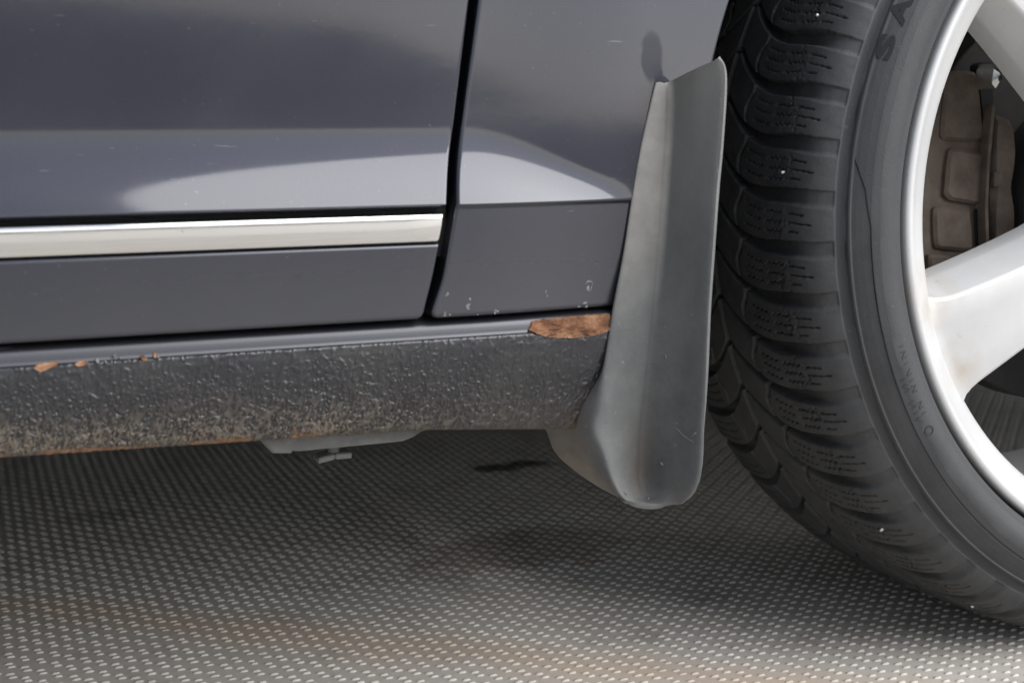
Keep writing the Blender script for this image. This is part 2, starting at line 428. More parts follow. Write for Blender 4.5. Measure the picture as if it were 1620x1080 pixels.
def make_pips():
    bv, bf = bar_shape(0.0064, 0.0026, 0.0012)
    pv = np.array([(x * 0.0022, y * 0.0034, z) for z, s in ((0, 1.0), (0.0008, 0.8)) for x, y in ((-s, -s), (s, -s), (s, s), (-s, s))])
    pf = np.array([(0, 1, 5, 4), (1, 2, 6, 5), (2, 3, 7, 6), (3, 0, 4, 7), (4, 5, 6, 7)])
    V1 = np.concatenate([bv + [-0.0008, 0.0033, 0], bv + [0.0008, -0.0033, 0]])
    F1 = np.concatenate([bf, bf + len(bv)])
    s = 0.0099
    ii, jj = np.meshgrid(np.arange(-50, 160), np.arange(-160, 128), indexing='ij')
    keep = ((ii + jj) % 2 == 0)
    X = (ii * s)[keep]; Y = (jj * s)[keep]
    n = len(X)
    X = X + rng.normal(0, 0.0003, n); Y = Y + rng.normal(0, 0.0003, n)
    hz = 1 - 0.35 * sstep(0.55, 0.8, fbm(X * 14, Y * 14, 3)) * rng.random(n) - 0.12 * rng.random(n)
    sc = 1 + rng.normal(0, 0.05, n)
    V = V1[None] * np.stack([sc, sc, hz], -1)[:, None, :] + np.stack([X, Y, np.zeros(n)], -1)[:, None, :]
    F = F1[None] + (np.arange(n) * len(V1))[:, None, None]
    V = V.reshape(-1, 3); F = F.reshape(-1, 4)
    me = bpy.data.meshes.new('mat_studs')
    me.vertices.add(len(V)); me.vertices.foreach_set('co', V.reshape(-1).astype(np.float32))
    k = len(F); me.loops.add(k * 4); me.loops.foreach_set('vertex_index', F.reshape(-1).astype(np.int32))
    me.polygons.add(k); me.polygons.foreach_set('loop_start', np.arange(0, k * 4, 4, dtype=np.int32))
    me.update(calc_edges=True); me.validate()
    o = link('mat_studs', me, PIP, None)
    o['kind'] = 'stuff'; o['label'] = 'rows of small raised studs covering the grey rubber floor matting'; o['category'] = 'floor studs'
make_pips()

# ------------------------------------------------------------------ body surface
HUB = np.array([0.7904, 0.0, 0.3138]); ARCH_R = 0.392; ZC = 0.3292      # ZC: height of the crease
def fade(x): return sstep(0.255, 0.366, x)
def amp(x): return 0.0115 * (1 - fade(x))
def flare_h(x): return 0.041 * (1 - 0.74 * fade(x))
def tiltk(x):
    return np.interp(x, [-2, 0.0, 0.20, 0.26, 0.31, 0.37, 2], [0.050, 0.046, 0.036, 0.022, 0.008, 0.002, 0.0])
def smooth_tab(f, x, h=0.012):
    return (f(x - h) + 2 * f(x) + f(x + h) + f(x - h / 2) + f(x + h / 2)) / 6
YC = -0.004
def body_y(x, z):
    """outer skin of door and fender: flare above the crease, flat panel below"""
    K = smooth_tab(tiltk, x)
    Hf = flare_h(x); A = amp(x)
    t = np.clip((z - ZC) / Hf, 0, 1)
    off = 0.60 * (0.0126 - A)
    up = YC + off + A * (1 - (1 - t) ** 2) - K * (0.5 * (z - ZC - 0.052) + 0.5 * np.sqrt((z - ZC - 0.052) ** 2 + 0.012 ** 2) - 0.5 * (-0.052 + np.sqrt(0.052 ** 2 + 0.012 ** 2))) - 0.10 * np.maximum(z - 0.55, 0) ** 2
    r = np.clip((ZC - z) / 0.0022, 0, 1)                              # small radius under the crease
    dn = YC + off + 0.0012 * r * r + 0.03 * np.maximum(ZC - z, 0)
    return np.where(z >= ZC, up, dn)

GAP_Z = [0.2684, 0.2889, 0.3157, 0.3267, 0.3369, 0.3709, 0.4377, 0.9]
GAP_D = [0.2288, 0.2345, 0.2403, 0.2419, 0.2443, 0.2509, 0.2600, 0.308]     # door edge
GAP_F = [0.2328, 0.2403, 0.2454, 0.2473, 0.2492, 0.2552, 0.2652, 0.314]     # fender edge
def spl(z, xs, ys):
    # light smoothing of the polyline so the bend at the crease is soft
    h = 0.004
    return sum(np.interp(z + d, xs, ys) for d in (-h, -h / 2, 0, h / 2, h)) / 5

def zrows(z0, z1, rr=0.0035):
    """heights from a rounded lower edge upward"""
    a = z0 + rr * (1 - np.cos(np.linspace(0, np.pi / 2, 7)))
    b = np.arange(z0 + rr + 0.002, min(z1, 0.47), 0.0018)
    c = np.linspace(b[-1] + 0.01, z1, 30) if z1 > 0.48 else np.array([z1])
    return np.unique(np.concatenate([a, b, c]).round(6))

def edge_grid(Z, xl, xr, yfn, zbot, rl=0, rr=0, er=0.0016, depth=0.016, dense=160, dense_from=-0.05, flange_bottom=True):
    """panel between x edges xl(z), xr(z); rl / rr: corner radius at the foot of that edge. Edges roll over and return inward"""
    off = er * np.array([0, 0.08, 0.3, 0.62, 1.0])
    dep = er * np.array([1.0, 0.62, 0.3, 0.08, 0])
    rows = []
    for z in Z:
        l = xl(z); r = xr(z); d = z - zbot
        if rl and d < rl: l += rl - math.sqrt(max(rl * rl - (rl - d) ** 2, 0))
        if rr and d < rr: r -= rr - math.sqrt(max(rr * rr - (rr - d) ** 2, 0))
        xs = []; ys = []
        if rl:
            xs += [l, l]; ys += [depth, er * 3]
            for o, e in zip(off, dep): xs.append(l + o); ys.append(e)
            a = l + er
        else: a = l; xs.append(a); ys.append(0)
        if rr: b = r - er
        else: b = r
        tt = np.linspace(0, 1, dense + 1)[1:]
        if not rl: tt = tt ** 0.55
        mid = a + (b - a) * tt
        if rr: mid = np.concatenate([mid[:-1], [b - 0.0006, b]])
        if rl: mid = np.concatenate([[a + 0.0006], mid])
        xs += list(mid); ys += [0] * len(mid)
        if rr:
            for o, e in list(zip(off, dep))[::-1][1:]: xs.append(r - o); ys.append(e)
            xs += [r, r]; ys += [er * 3, depth]
        xs = np.array(xs); ys = np.array(ys)
        e = max(0.0, er - d); e = er - math.sqrt(max(er * er - e * e, 0)) if d < er else 0
        rows.append(np.stack([xs, yfn(xs, np.full_like(xs, z)) + ys + e, np.full_like(xs, z)], -1))
    if flange_bottom:
        b = rows[0].copy(); b[:, 1] = np.maximum(b[:, 1], b[:, 1] + depth * 0.9)
        rows.insert(0, b)
    return np.array(rows)

# door: upper skin, chrome strip, lower skin ------------------------------------
def door_upper():
    Z = zrows(0.4, 0.93)
    # heights: down-turned lip under the crease, then the skin
    zs = np.concatenate([[0.3262, 0.3268, 0.3278], np.linspace(0.3284, ZC, 5), np.arange(ZC + 0.001, 0.46, 0.0016), np.linspace(0.465, 0.93, 24)])
    def yf(x, z):
        y = body_y(x, np.maximum(z, ZC))
        u = np.clip((ZC - z) / 0.003, 0, 1)
        return y + 0.0075 * u ** 1.6
    return edge_grid(zs, lambda z: -1.25, lambda z: spl(z, GAP_Z, GAP_D), yf, 0.3262, rr=0.0012, dense=150)
door = link('door', grid_mesh('door', door_upper()), PAINT, car)

def door_lower():
    zs = np.concatenate([zrows(0.2672, 0.30, 0.004), np.linspace(0.3005, 0.3082, 8)]); zs = np.unique(zs.round(6)); zs = zs[zs <= 0.3083]
    def yf(x, z): return body_y(x, z) + 0.0016 * np.clip((z - 0.3070) / 0.0013, 0, 1) ** 2
    P = edge_grid(zs, lambda z: -1.25, lambda z: spl(z, GAP_Z, GAP_D), yf, 0.2672, rr=0.004, dense=150)
    t = P[-1].copy(); t[:, 1] += 0.012; P = np.concatenate([P, t[None]])
    return P
link('lower_panel', grid_mesh('lower_panel', door_lower()), PAINT, door)

def chrome_strip():
    zs = np.array([0.3090, 0.3090, 0.3093, 0.3098, 0.3106, 0.314, 0.318, 0.3215, 0.3228, 0.3237, 0.3242, 0.3245, 0.3245])
    yo = np.array([0.012, 0.0026, 0.0018, 0.0011, 0.0008, 0.0004, 0.0001, 0.0001, 0.00014, 0.0004, 0.0011, 0.0022, 0.012])
    xe = spl(zs, GAP_Z, GAP_D) - 0.0008
    xs = [-1.25, -0.6, -0.3] + list(np.linspace(-0.1, 0.22, 30))
    P = np.array([[(x, YC + 0.0006 + o, z) for z, o in zip(zs, yo)] for x in xs])
    add = []
    for o, e in ((0.0016, 0), (0.0006, 0.0002), (0.0002, 0.0008), (0, 0.002), (0, 0.012)):
        add.append([(x - o, YC + 0.0006 + max(q, 0) + e if e else YC + 0.0006 + q, z) for x, z, q in zip(xe, zs, yo)])
    return np.concatenate([P, np.array(add)])
link('chrome_strip', grid_mesh('chrome_strip', chrome_strip(), flip=True), CHROME, door)

mb = MB()      # dark recess behind the strip and the shut gap
mb.box((-1.25, 0.0095, 0.300), (0.246, 0.016, 0.335))
mb.build('strip_recess', GAP_BLACK, door, smooth=False)

# fender ---------------------------------------------------------------------
def arch_x(z):
    dz = z - HUB[2]; s = ARCH_R ** 2 - dz * dz
    return HUB[0] - math.sqrt(s) if s > 0 else HUB[0]
def fender_left():
    zs = np.concatenate([zrows(0.2670, 0.325, 0.004), np.linspace(0.3255, 0.3325, 12), np.arange(0.334, 0.47, 0.0017), np.linspace(0.475, 0.7055, 34)])
    zs = np.unique(zs.round(6))
    return edge_grid(zs, lambda z: spl(z, GAP_Z, GAP_F), lambda z: arch_x(z), body_y, 0.2670, rl=0.0045, rr=0.0010, dense=120, er=0.0020, depth=0.022)
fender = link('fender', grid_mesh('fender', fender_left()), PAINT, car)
def fender_top():
    zs = np.linspace(0.7065, 0.93, 14); xs = np.linspace(0.29, 1.35, 40)
    P = np.array([[(max(x, float(spl(z, GAP_Z, GAP_F))), 0, z) for x in xs] for z in zs])
    P[..., 1] = body_y(P[..., 0], P[..., 2]); return P
link('fender_upper', grid_mesh('fender_upper', fender_top()), PAINT, fender)
def fender_front():
    zs = np.concatenate([np.linspace(0.25, 0.7055, 40)])
    rows = []
    for z in zs:
        l = 2 * HUB[0] - arch_x(z); xs = np.linspace(l, max(1.35, l + 0.01), 24)
        rows.append(np.stack([xs, body_y(xs, np.full_like(xs, z)), np.full_like(xs, z)], -1))
    return np.array(rows)
link('bumper_side', grid_mesh('bumper_side', fender_front()), PAINT, car)

# bare paint chips on the fender foot
def blob_poly(cx, cz, rx, rz, n=14, j=0.25, rot=0.0):
    out = []
    ph = rng.random() * 6
    for k in range(n):
        t = 2 * math.pi * k / n; r = 1 + j * math.sin(2 * t + ph) * 0.6 + rng.normal(0, j * 0.5)
        a, b = rx * r * math.cos(t), rz * r * math.sin(t)
        out.append((cx + a * math.cos(rot) - b * math.sin(rot), cz + a * math.sin(rot) + b * math.cos(rot)))
    return out
def flake(name, poly, mat, parent, lift, yfn, label=None, dome=0.0003):
    P = np.array(poly); c = P.mean(0); V = []; F = []; n = len(P)
    for s, h in ((1.0, -0.0004), (0.97, lift), (0.6, lift + dome), (0.0, lift + dome * 0.6)):
        R = c + (P - c) * s if s > 0 else c[None]
        for x, z in R: V.append((x, float(yfn(np.array(x), np.array(z))) - h, z))
    for k in range(2):
        for i in range(n): F.append((k * n + i, k * n + (i + 1) % n, (k + 1) * n + (i + 1) % n, (k + 1) * n + i))
    for i in range(n): F.append((2 * n + i, 2 * n + (i + 1) % n, 3 * n))
    me = mesh(name, V, F); return link(name, me, mat, parent, label)
for x, z, rx, rz, n in ((0.2426, 0.2800, 0.0013, 0.0014, 3), (0.2548, 0.2738, 0.0016, 0.0022, 4), (0.2428, 0.2686, 0.0022, 0.0010, 3), (0.2716, 0.2698, 0.0019, 0.0014, 4),
                  (0.3032, 0.2781, 0.0009, 0.0022, 2), (0.3281, 0.2694, 0.0026, 0.0015, 3), (0.3086, 0.2868, 0.0006, 0.0009, 1), (0.2600, 0.2682, 0.0009, 0.0006, 1), (0.2850, 0.2683, 0.0008, 0.0006, 1)):
    for k in range(n):
        flake('paint_chip', blob_poly(x + rng.normal(0, rx * 0.45), z + rng.normal(0, rz * 0.5), rx * rng.uniform(.3, .62), rz * rng.uniform(.3, .62), 10, 0.5), CHIP, fender, 0.00008, body_y, dome=0.00005)
def ring_chip(x, z, r):
    V = []; F = []; n = 26
    for i in range(n):
        t = 2 * math.pi * i / n
        for s in (1.0, 0.72 + 0.12 * math.sin(3 * t)):
            px, pz = x + r * s * math.cos(t) * (0.75 if math.sin(t) < 0 else 1), z + r * 1.25 * s * math.sin(t)
            V.append((px, float(body_y(np.array(px), np.array(pz))) - 0.00009, pz))
    for i in range(n):
        if i in (12, 13): continue
        F.append((2 * i, 2 * i + 1, 2 * ((i + 1) % n) + 1, 2 * ((i + 1) % n)))
    link('paint_chip', mesh('paint_chip', V, F), CHIP, fender)
ring_chip(0.3310, 0.2800, 0.0026)
flake('paint_chip', blob_poly(0.3302, 0.2785, 0.0010, 0.0014, 10, 0.4), CHIP, fender, 0.00008, body_y, dome=0.00005)

# ------------------------------------------------------------------ sill
def sill_bottom(x): return np.interp(x, [-1.3, 0.0089, 0.1418, 0.2341, 0.2834, 0.3372, 0.5], [0.232, 0.2082, 0.2049, 0.2023, 0.1983, 0.1936, 0.180])
SILL_PROFILE_T = np.array([0.0, 0.10, 0.22, 0.38, 0.55, 0.72, 0.86, 0.95, 1.0])
SILL_PROFILE_Y = np.array([0.0016, 0.0014, 0.0018, 0.0030, 0.0052, 0.0082, 0.0112, 0.0136, 0.0160])
def make_sill():
    xs = np.concatenate([np.linspace(-1.25, -0.06, 60), np.arange(-0.055, 0.3800, 0.00045)])
    tops = [(0.2740, 0.034), (0.2690, 0.0300), (0.2664, 0.0180), (0.2651, 0.0105), (0.2641, 0.0066), (0.2631, 0.0048), (0.2618, 0.0036), (0.2597, 0.0030), (0.2572, 0.0027), (0.2556, 0.0026)]
    tt = np.linspace(0, 1, 118)
    n, m = len(xs), len(tops) + len(tt) + 2
    P = np.zeros((n, m, 3)); dust = np.zeros((n, m)); rust = np.zeros((n, m))
    for k, (z, y) in enumerate(tops): P[:, k] = np.stack([xs, np.full(n, y), np.full(n, z)], -1)
    zb = sill_bottom(xs); zt = 0.2550
    X, T = np.meshgrid(xs, tt, indexing='ij')
    Zf = zt + (zb[:, None] - zt) * T
    Yf = np.interp(T, SILL_PROFILE_T, SILL_PROFILE_Y)
    # coarse stone-guard texture: many small slanted worm-like bumps, denser and taller towards the foot
    Hh = np.zeros_like(X); dx = 0.00045
    i0 = 60
    for _ in range(9500):
        bx = rng.uniform(-0.05, 0.36); bt = rng.random() ** 0.62
        lim = 0.25 + 0.35 * sstep(0.10, 0.36, bx)
        if bt < lim * rng.random() * 1.6: continue
        bz = zt + (float(sill_bottom(bx)) - zt) * bt
        L = rng.uniform(0.0005, 0.0014) * (0.7 + 0.7 * bt); W = rng.uniform(0.00042, 0.00074)
        ang = math.radians(rng.normal(64, 24)); ca, sa = math.cos(ang), math.sin(ang)
        a = rng.uniform(0.3, 1.0) * (0.15 + 1.0 * bt) * (1.0 - 0.55 * float(sstep(0.16, 0.33, bx)))
        ic = i0 + int((bx + 0.055) / dx); w = int(0.0045 / dx)
        s0, s1 = max(ic - w, i0), min(ic + w, n)
        j0 = max(int((bt - 0.13) * 118), 0); j1 = min(int((bt + 0.13) * 118) + 1, 118)
        sx = X[s0:s1, j0:j1] - bx; sz = Zf[s0:s1, j0:j1] - bz
        u = sx * ca + sz * sa; v = -sx * sa + sz * ca
        b = a * np.exp(-(u / L) ** 4 - (v / W) ** 2)
        Hh[s0:s1, j0:j1] = np.maximum(Hh[s0:s1, j0:j1], b) + 0.15 * np.minimum(Hh[s0:s1, j0:j1], b)
    ca, sa = math.cos(math.radians(66)), math.sin(math.radians(66))
    wx = X + 0.0012 * (fbm(X * 260, Zf * 260, 61, 2) - 0.5); wz = Zf + 0.0012 * (fbm(X * 260, Zf * 260, 71, 2) - 0.5)
    rid = 1 - np.abs(2 * fbm((wx * ca + wz * sa) * 135, (-wx * sa + wz * ca) * 330, 81, 2) - 1)
    rid = sstep(0.72, 0.97, rid) * (0.25 + 0.75 * sstep(0.15, 0.9, T)) * (1 - 0.4 * sstep(0.16, 0.33, X))
    Hh = np.maximum(0.8 * Hh, 0.75 * rid)
    fine = fbm(X * 700, Zf * 700, 11, 3) - 0.5
    lip = 0.0006 * sstep(0.0, 0.02, T)                      # edge of the coating, standing proud of the painted shoulder
    Yf = Yf - lip - 0.0020 * Hh - 0.00022 * fine * (0.4 + T)
    k0 = len(tops)
    P[:, k0:k0 + 118] = np.stack([X, Yf, Zf], -1)
    yb = Yf[:, -1]
    P[:, -2] = np.stack([xs, yb + 0.002, zb - 0.0012], -1); P[:, -1] = np.stack([xs, yb + 0.030, zb + 0.001], -1)
    foot = sstep(0.30, 0.95, T + 0.25 * (fbm(X * 18, Zf * 30, 5) - 0.5))
    left = 1 - 0.35 * sstep(0.15, 0.30, X)
    d = foot * left * (0.55 + 0.9 * fbm(X * 45, Zf * 45, 51)) * (0.20 + 0.85 * sstep(0.2, 0.75, Hh)) + 0.07 * sstep(0.45, 0.75, fbm(X * 25, Zf * 40, 9)) + 0.22 * sstep(0.5, 0.9, Hh) * sstep(0.1, 0.4, T)
    d *= 0.72
    d += 0.30 * sstep(0.29, 0.345, X) * sstep(0.45, 0.9, T) * fbm(X * 60, Zf * 60, 13) + 0.02
    dust[:, k0:k0 + 118] = np.clip(d, 0, 1)
    dust[:, :k0] = 0.06 + 0.12 * fbm(xs * 40, xs * 0, 4)[:, None]
    dust[:, -2:] = 0.5
    rn = fbm(X * 55, Zf * 160, 21)
    rband = sstep(0.955, 0.985, T + 0.05 * (fbm(X * 90, X * 0, 8) - 0.5)) * sstep(0.38, 0.5, rn) * (1 - sstep(0.14, 0.21, X))
    rband = np.maximum(rband, 0.8 * sstep(0.86, 1.0, T) * sstep(0.6, 0.72, fbm(X * 70, Zf * 70, 31)) * (1 - sstep(0.2, 0.26, X)))
    rband = np.maximum(rband, 0.5 * sstep(0.315, 0.34, X) * sstep(0.75, 1.0, T) * sstep(0.4, 0.6, fbm(X * 120, Zf * 90, 17)))
    rust[:, k0:k0 + 118] = rband; rust[:, -2] = rband[:, -1]
    me = grid_mesh('sill', P, flip=False); set_attr(me, 'dust', dust); set_attr(me, 'rust', rust)
    return me
sill = link('sill', make_sill(), SILL, car, 'dark textured sill with dusty orange-edged foot')
# painted shoulder of the sill (smooth satin strip above the coating)
def sill_y(x, z):
    t = np.clip((0.2550 - z) / (0.2550 - sill_bottom(x)), 0, 1)
    up = np.interp(z, [0.2556, 0.2597, 0.2618, 0.2631, 0.2641, 0.2651, 0.2664], [0.0026, 0.0030, 0.0036, 0.0048, 0.0066, 0.0105, 0.0180])
    return np.where(z > 0.2556, up, np.interp(t, SILL_PROFILE_T, SILL_PROFILE_Y) - 0.0006)
def make_shoulder():
    xs = np.concatenate([np.linspace(-1.25, -0.06, 30), np.linspace(-0.05, 0.37, 140)])
    zs = np.array([0.2664, 0.2651, 0.2641, 0.2631, 0.2618, 0.2597, 0.2574, 0.2557, 0.2553])
    P = np.array([[(x, float(sill_y(np.array(x), np.array(z))) - (0.0003 if z > 0.2554 else -0.0004), z) for z in zs] for x in xs])
    return grid_mesh('sill_shoulder', P)
link('sill_shoulder', make_shoulder(), PAINT, sill)

def rust_patch(poly, label=None, lift=0.0007, big=False):
    """flaked-off paint: a raised irregular plate of rust with a rim of lifted paint"""
    P = np.array(poly)
    if big:                                   # refine outline
        Q = []
        for i in range(len(P)):
            a, b = P[i], P[(i + 1) % len(P)]
            for t in np.linspace(0, 1, 11)[:-1]:
                q = a + (b - a) * t
                Q.append(q + rng.normal(0, 0.00019, 2))
        P = np.array(Q)
    c = P.mean(0); n = len(P); V = []; F = []
    rad = [1.0, 0.985, 0.95, 0.89, 0.82, 0.74, 0.66, 0.57, 0.48, 0.39, 0.30, 0.21, 0.12] if big else [1.0, 0.985, 0.95, 0.85, 0.7, 0.52, 0.34, 0.16]
    for k, s in enumerate(rad):
        R = c + (P - c) * s
        for x, z in R:
            h = -0.0006 if k == 0 else lift * (0.75 + (0.25 if k == 1 else 0)) + (0.0022 if big else 0.0008) * (np.round(fbm(np.array(x * 170), np.array(z * 330), 41) * 5) / 5 * 0.7 + 0.3 * fbm(np.array(x * 500), np.array(z * 700), 47) - 0.45) * (1 if k > 1 else 0.2)
            V.append((x, float(sill_y(np.array(x), np.array(z))) - 0.0006 - float(h), z))
    for k in range(len(rad) - 1):
        for i in range(n): F.append((k * n + i, k * n + (i + 1) % n, (k + 1) * n + (i + 1) % n, (k + 1) * n + i))
    F.append(tuple(range((len(rad) - 1) * n, len(rad) * n)))
    me = mesh('rust_patch', V, F)
    lv = np.zeros(len(V))
    for k in (0, 1):
        for i in range(n): lv[k * n + i] = float(sstep(-0.0005, -0.0035 if big else -0.0015, P[i, 1] - c[1]) * (0.4 + 0.6 * rng.random()))
    set_attr(me, 'lip', lv)
    return link('rust_patch', me, RUST, sill, label)
rust_patch([(0.2917, 0.2568), (0.2945, 0.2618), (0.3027, 0.2625), (0.320, 0.2629), (0.3440, 0.2634), (0.3442, 0.2575), (0.3425, 0.2541), (0.3370, 0.2521), (0.3305, 0.2512), (0.3200, 0.2509), (0.3105, 0.2513), (0.3030, 0.2522), (0.2975, 0.2542)],
           'long flaking orange rust patch under the fender corner', 0.0008, True)
rust_patch([(0.0268, 0.2541), (0.0285, 0.2557), (0.0325, 0.2563), (0.0345, 0.2560), (0.0370, 0.2570), (0.0388, 0.2560), (0.0375, 0.2549), (0.0340, 0.2536), (0.0300, 0.2520), (0.0285, 0.2530)], 'small orange rust spot with torn edge')
rust_patch([(0.0462, 0.2545), (0.0468, 0.2556), (0.0500, 0.2563), (0.0527, 0.2556), (0.0525, 0.2545), (0.0495, 0.2538), (0.0475, 0.2538)], 'small round tan rust spot')
rust_patch(blob_poly(0.0798, 0.2557, 0.0018, 0.0011, 9, 0.35)); rust_patch(blob_poly(0.0856, 0.2567, 0.0011, 0.0012, 9, 0.35))
for x, z, r in ((0.0656, 0.2577, 0.0008), (0.0572, 0.2558, 0.0010), (0.0612, 0.2549, 0.0006), (0.0868, 0.2556, 0.0005), (0.0640, 0.2548, 0.0005), (0.0725, 0.2550, 0.0005), (0.1265, 0.2541, 0.0006), (0.068, 0.2566, 0.0004)):
    flake('paint_chip', blob_poly(x, z, r, r * 0.9, 8, 0.4), CHIP, sill, 0.0017, sill_y, dome=0.0001)

# jack pad and drain plug under the sill
mb = MB()
poly = [(0.1430, 0.2035), (0.1452, 0.1985), (0.1506, 0.1917), (0.1595, 0.1908), (0.1602, 0.1922), (0.1649, 0.1914), (0.2270, 0.1916), (0.2330, 0.1934), (0.2380, 0.1962), (0.2480, 0.1985), (0.2480, 0.2035)]
mb.prism(poly, 0.075, 0.033, lambda a, b, w: (a, w, b), 0.0012)
jack = mb.build('jack_pad', JACK, sill, 'dusty grey plastic jack pad', True, 30)
mb = MB()
mb.lathe([(0.0, 0.1925), (0.0034, 0.1925), (0.0034, 0.1815), (0.0042, 0.1805), (0.0042, 0.1795), (0.0, 0.1795)], lambda a, b, w: (0.1920 + a, 0.060 + b, w), 18)
for s in (-1, 1):
    mb.box((0.0, -0.006, 0.0), (0.0102, 0.006, 0.0036), 0.0008, lambda v, s=s: (0.1915 + s * v[0], 0.060 + v[1], 0.1792 + v[2] - (0.16 if s < 0 else 0.02) * v[0]))
mb.build('drain_plug', JACK, sill, None, True, 30)

# ------------------------------------------------------------------ mudflap
def catmull(Pc, n):
    """smooth resampling of a control polyline array along axis 0"""
    m = len(Pc); t = np.linspace(0, m - 1, n); i = np.clip(np.floor(t).astype(int), 0, m - 2); f = (t - i)
    f = f.reshape(-1, *([1] * (Pc.ndim - 1)))
    p0 = Pc[np.maximum(i - 1, 0)]; p1 = Pc[i]; p2 = Pc[i + 1]; p3 = Pc[np.minimum(i + 2, m - 1)]
    return 0.5 * (2 * p1 + (p2 - p0) * f + (2 * p0 - 5 * p1 + 4 * p2 - p3) * f ** 2 + (3 * p1 - p0 - 3 * p2 + p3) * f ** 3)
def make_flap():
    # columns: inner wing edge, wing middle, contact fold, strip middle, strip bead, valley, main, edge bevel, outer edge
    Y = lambda *a: a
    rows = [
     # I            W            F           S            R            V            M            B            E
     [(1036,131,0.014),(1036,131,0.008),(1037,131,0.0028),(1044,130,0.0012),(1052,132,0.0002),(1062,128,-0.0012),(1098,110,-0.0204),(1127,97,-0.0316),(1136,92,-0.0347)],
     [(1028,165,0.014),(1028,165,0.008),(1029,165,0.0028),(1039,165,0.0012),(1051,166,0.0002),(1064,166,-0.0012),(1098,160,-0.019),(1134,135,-0.0323),(1147,118,-0.036)],
     [(1014,230,0.014),(1014,230,0.008),(1015,230,0.0028),(1031,230,0.0012),(1048,230,0.0002),(1061,230,-0.0012),(1094,230,-0.0184),(1129,230,-0.0323),(1141,230,-0.036)],
     [(1002,300,0.014),(1002,300,0.008),(1003,300,0.0028),(1024,300,0.0012),(1043,300,0.0002),(1056,300,-0.0012),(1090,300,-0.0177),(1123,300,-0.0323),(1134,300,-0.036)],
     [(987,400,0.014),(987,400,0.008),(988,400,0.0028),(1013,400,0.0012),(1036,400,0.0002),(1049,400,-0.0012),(1084,400,-0.017),(1117,400,-0.032),(1127,400,-0.0354)],
     [(970,490,0.014),(970,490,0.008),(971,490,0.0006),(1001,490,-0.001),(1028,490,-0.0018),(1041,490,-0.0022),(1079,490,-0.0163),(1112,490,-0.0316),(1121,490,-0.0347)],
     [(954,585,0.014),(954,585,0.008),(955,585,-0.0022),(988,585,-0.0034),(1018,585,-0.003),(1031,585,-0.002),(1075,585,-0.0156),(1108,585,-0.0309),(1117,585,-0.034)],
     [(846,640,0.05),(890,640,0.03),(942,640,-0.0028),(978,640,-0.0038),(1010,640,-0.0012),(1026,640,0.0012),(1072,640,-0.015),(1105,640,-0.0303),(1115,640,-0.0333)],
     [(863,678,0.05),(896,680,0.03),(934,678,-0.0035),(972,680,-0.0034),(1006,680,0.0026),(1022,680,0.005),(1070,680,-0.0143),(1103,680,-0.0299),(1113,680,-0.0326)],
     [(879,716,0.048),(910,717,0.028),(949,718,-0.006),(978,718,-0.0046),(1004,720,0.005),(1021,720,0.008),(1068,722,-0.0136),(1101,724,-0.0292),(1111,724,-0.032)],
     [(909,744,0.042),(934,748,0.022),(961,752,-0.008),(984,754,-0.006),(1005,758,0.005),(1020,758,0.0078),(1063,762,-0.0122),(1095,762,-0.0272),(1107,756,-0.0306)],
     [(942,767,0.03),(958,772,0.014),(975,778,-0.0095),(992,781,-0.0085),(1010,783,-0.0015),(1024,784,0.0005),(1060,785,-0.0122),(1088,783,-0.0248),(1101,775,-0.0286)],
     [(958,776,0.022),(972,783,0.01),(985,789,-0.01),(1000,793,-0.011),(1014,795,-0.01),(1027,796,-0.0105),(1056,797.5,-0.0129),(1078,796,-0.0211),(1092,787,-0.0252)],
    ]
    G = np.array([[at(u, v, y) for u, v, y in r] for r in rows])
    G = catmull(G, 120)
    G = catmull(G.transpose(1, 0, 2), 90).transpose(1, 0, 2)
    return G
FG = make_flap()
me = grid_mesh('mudflap', FG, flip=True)
flap = link('mudflap', me, FLAP, car, 'faded grey rubber mudflap with muddy inner wing')
sol = flap.modifiers.new('thickness', 'SOLIDIFY'); sol.thickness = 0.0035; sol.offset = 1.0
bv = flap.modifiers.new('bevel', 'BEVEL'); bv.width = 0.0009; bv.segments = 2; bv.limit_method = 'ANGLE'; bv.angle_limit = math.radians(50)

def flap_point(u, v):
    d = FG.reshape(-1, 3) - CAM_POS; z = d @ CAM_F
    q = np.stack([810 + FPX * (d @ CAM_R) / z, 540 - FPX * (d @ CAM_U) / z], -1)
    w = np.argsort(((q - [u, v]) ** 2).sum(1))[:4]
    return FG.reshape(-1, 3)[w].mean(0) - CAM_F * 0.0002
SCUFF = simple('pale_scuffed_rubber', (0.24, 0.235, 0.225), 0.8, 0, 300, 0.3, 0.2)
for pts, r in (([(1062, 673), (1072, 679), (1081, 688), (1090, 695), (1098, 700)], 0.00028), ([(1093, 690), (1100, 684)], 0.0004), ([(1045, 731), (1047, 734)], 0.0007), ([(1024, 786), (1026, 788)], 0.0005), ([(1052, 560), (1054, 566)], 0.0004)):
    P = [flap_point(u, v) for u, v in pts]; V = []; F = []
    for k, q in enumerate(P):
        rr = r * (0.35 if k in (0, len(P) - 1) and len(P) > 2 else 1.0)
        for a in range(6): V.append(q + (CAM_R * math.cos(a * math.pi / 3) + np.array([0, 0, 1]) * math.sin(a * math.pi / 3)) * rr)
    for k in range(len(P) - 1):
        for a in range(6): F.append((k * 6 + a, k * 6 + (a + 1) % 6, (k + 1) * 6 + (a + 1) % 6, (k + 1) * 6 + a))
    F += [tuple(range(6))[::-1], tuple(range((len(P) - 1) * 6, len(P) * 6))]
    link('scuff', mesh('scuff', V, F), SCUFF, flap)

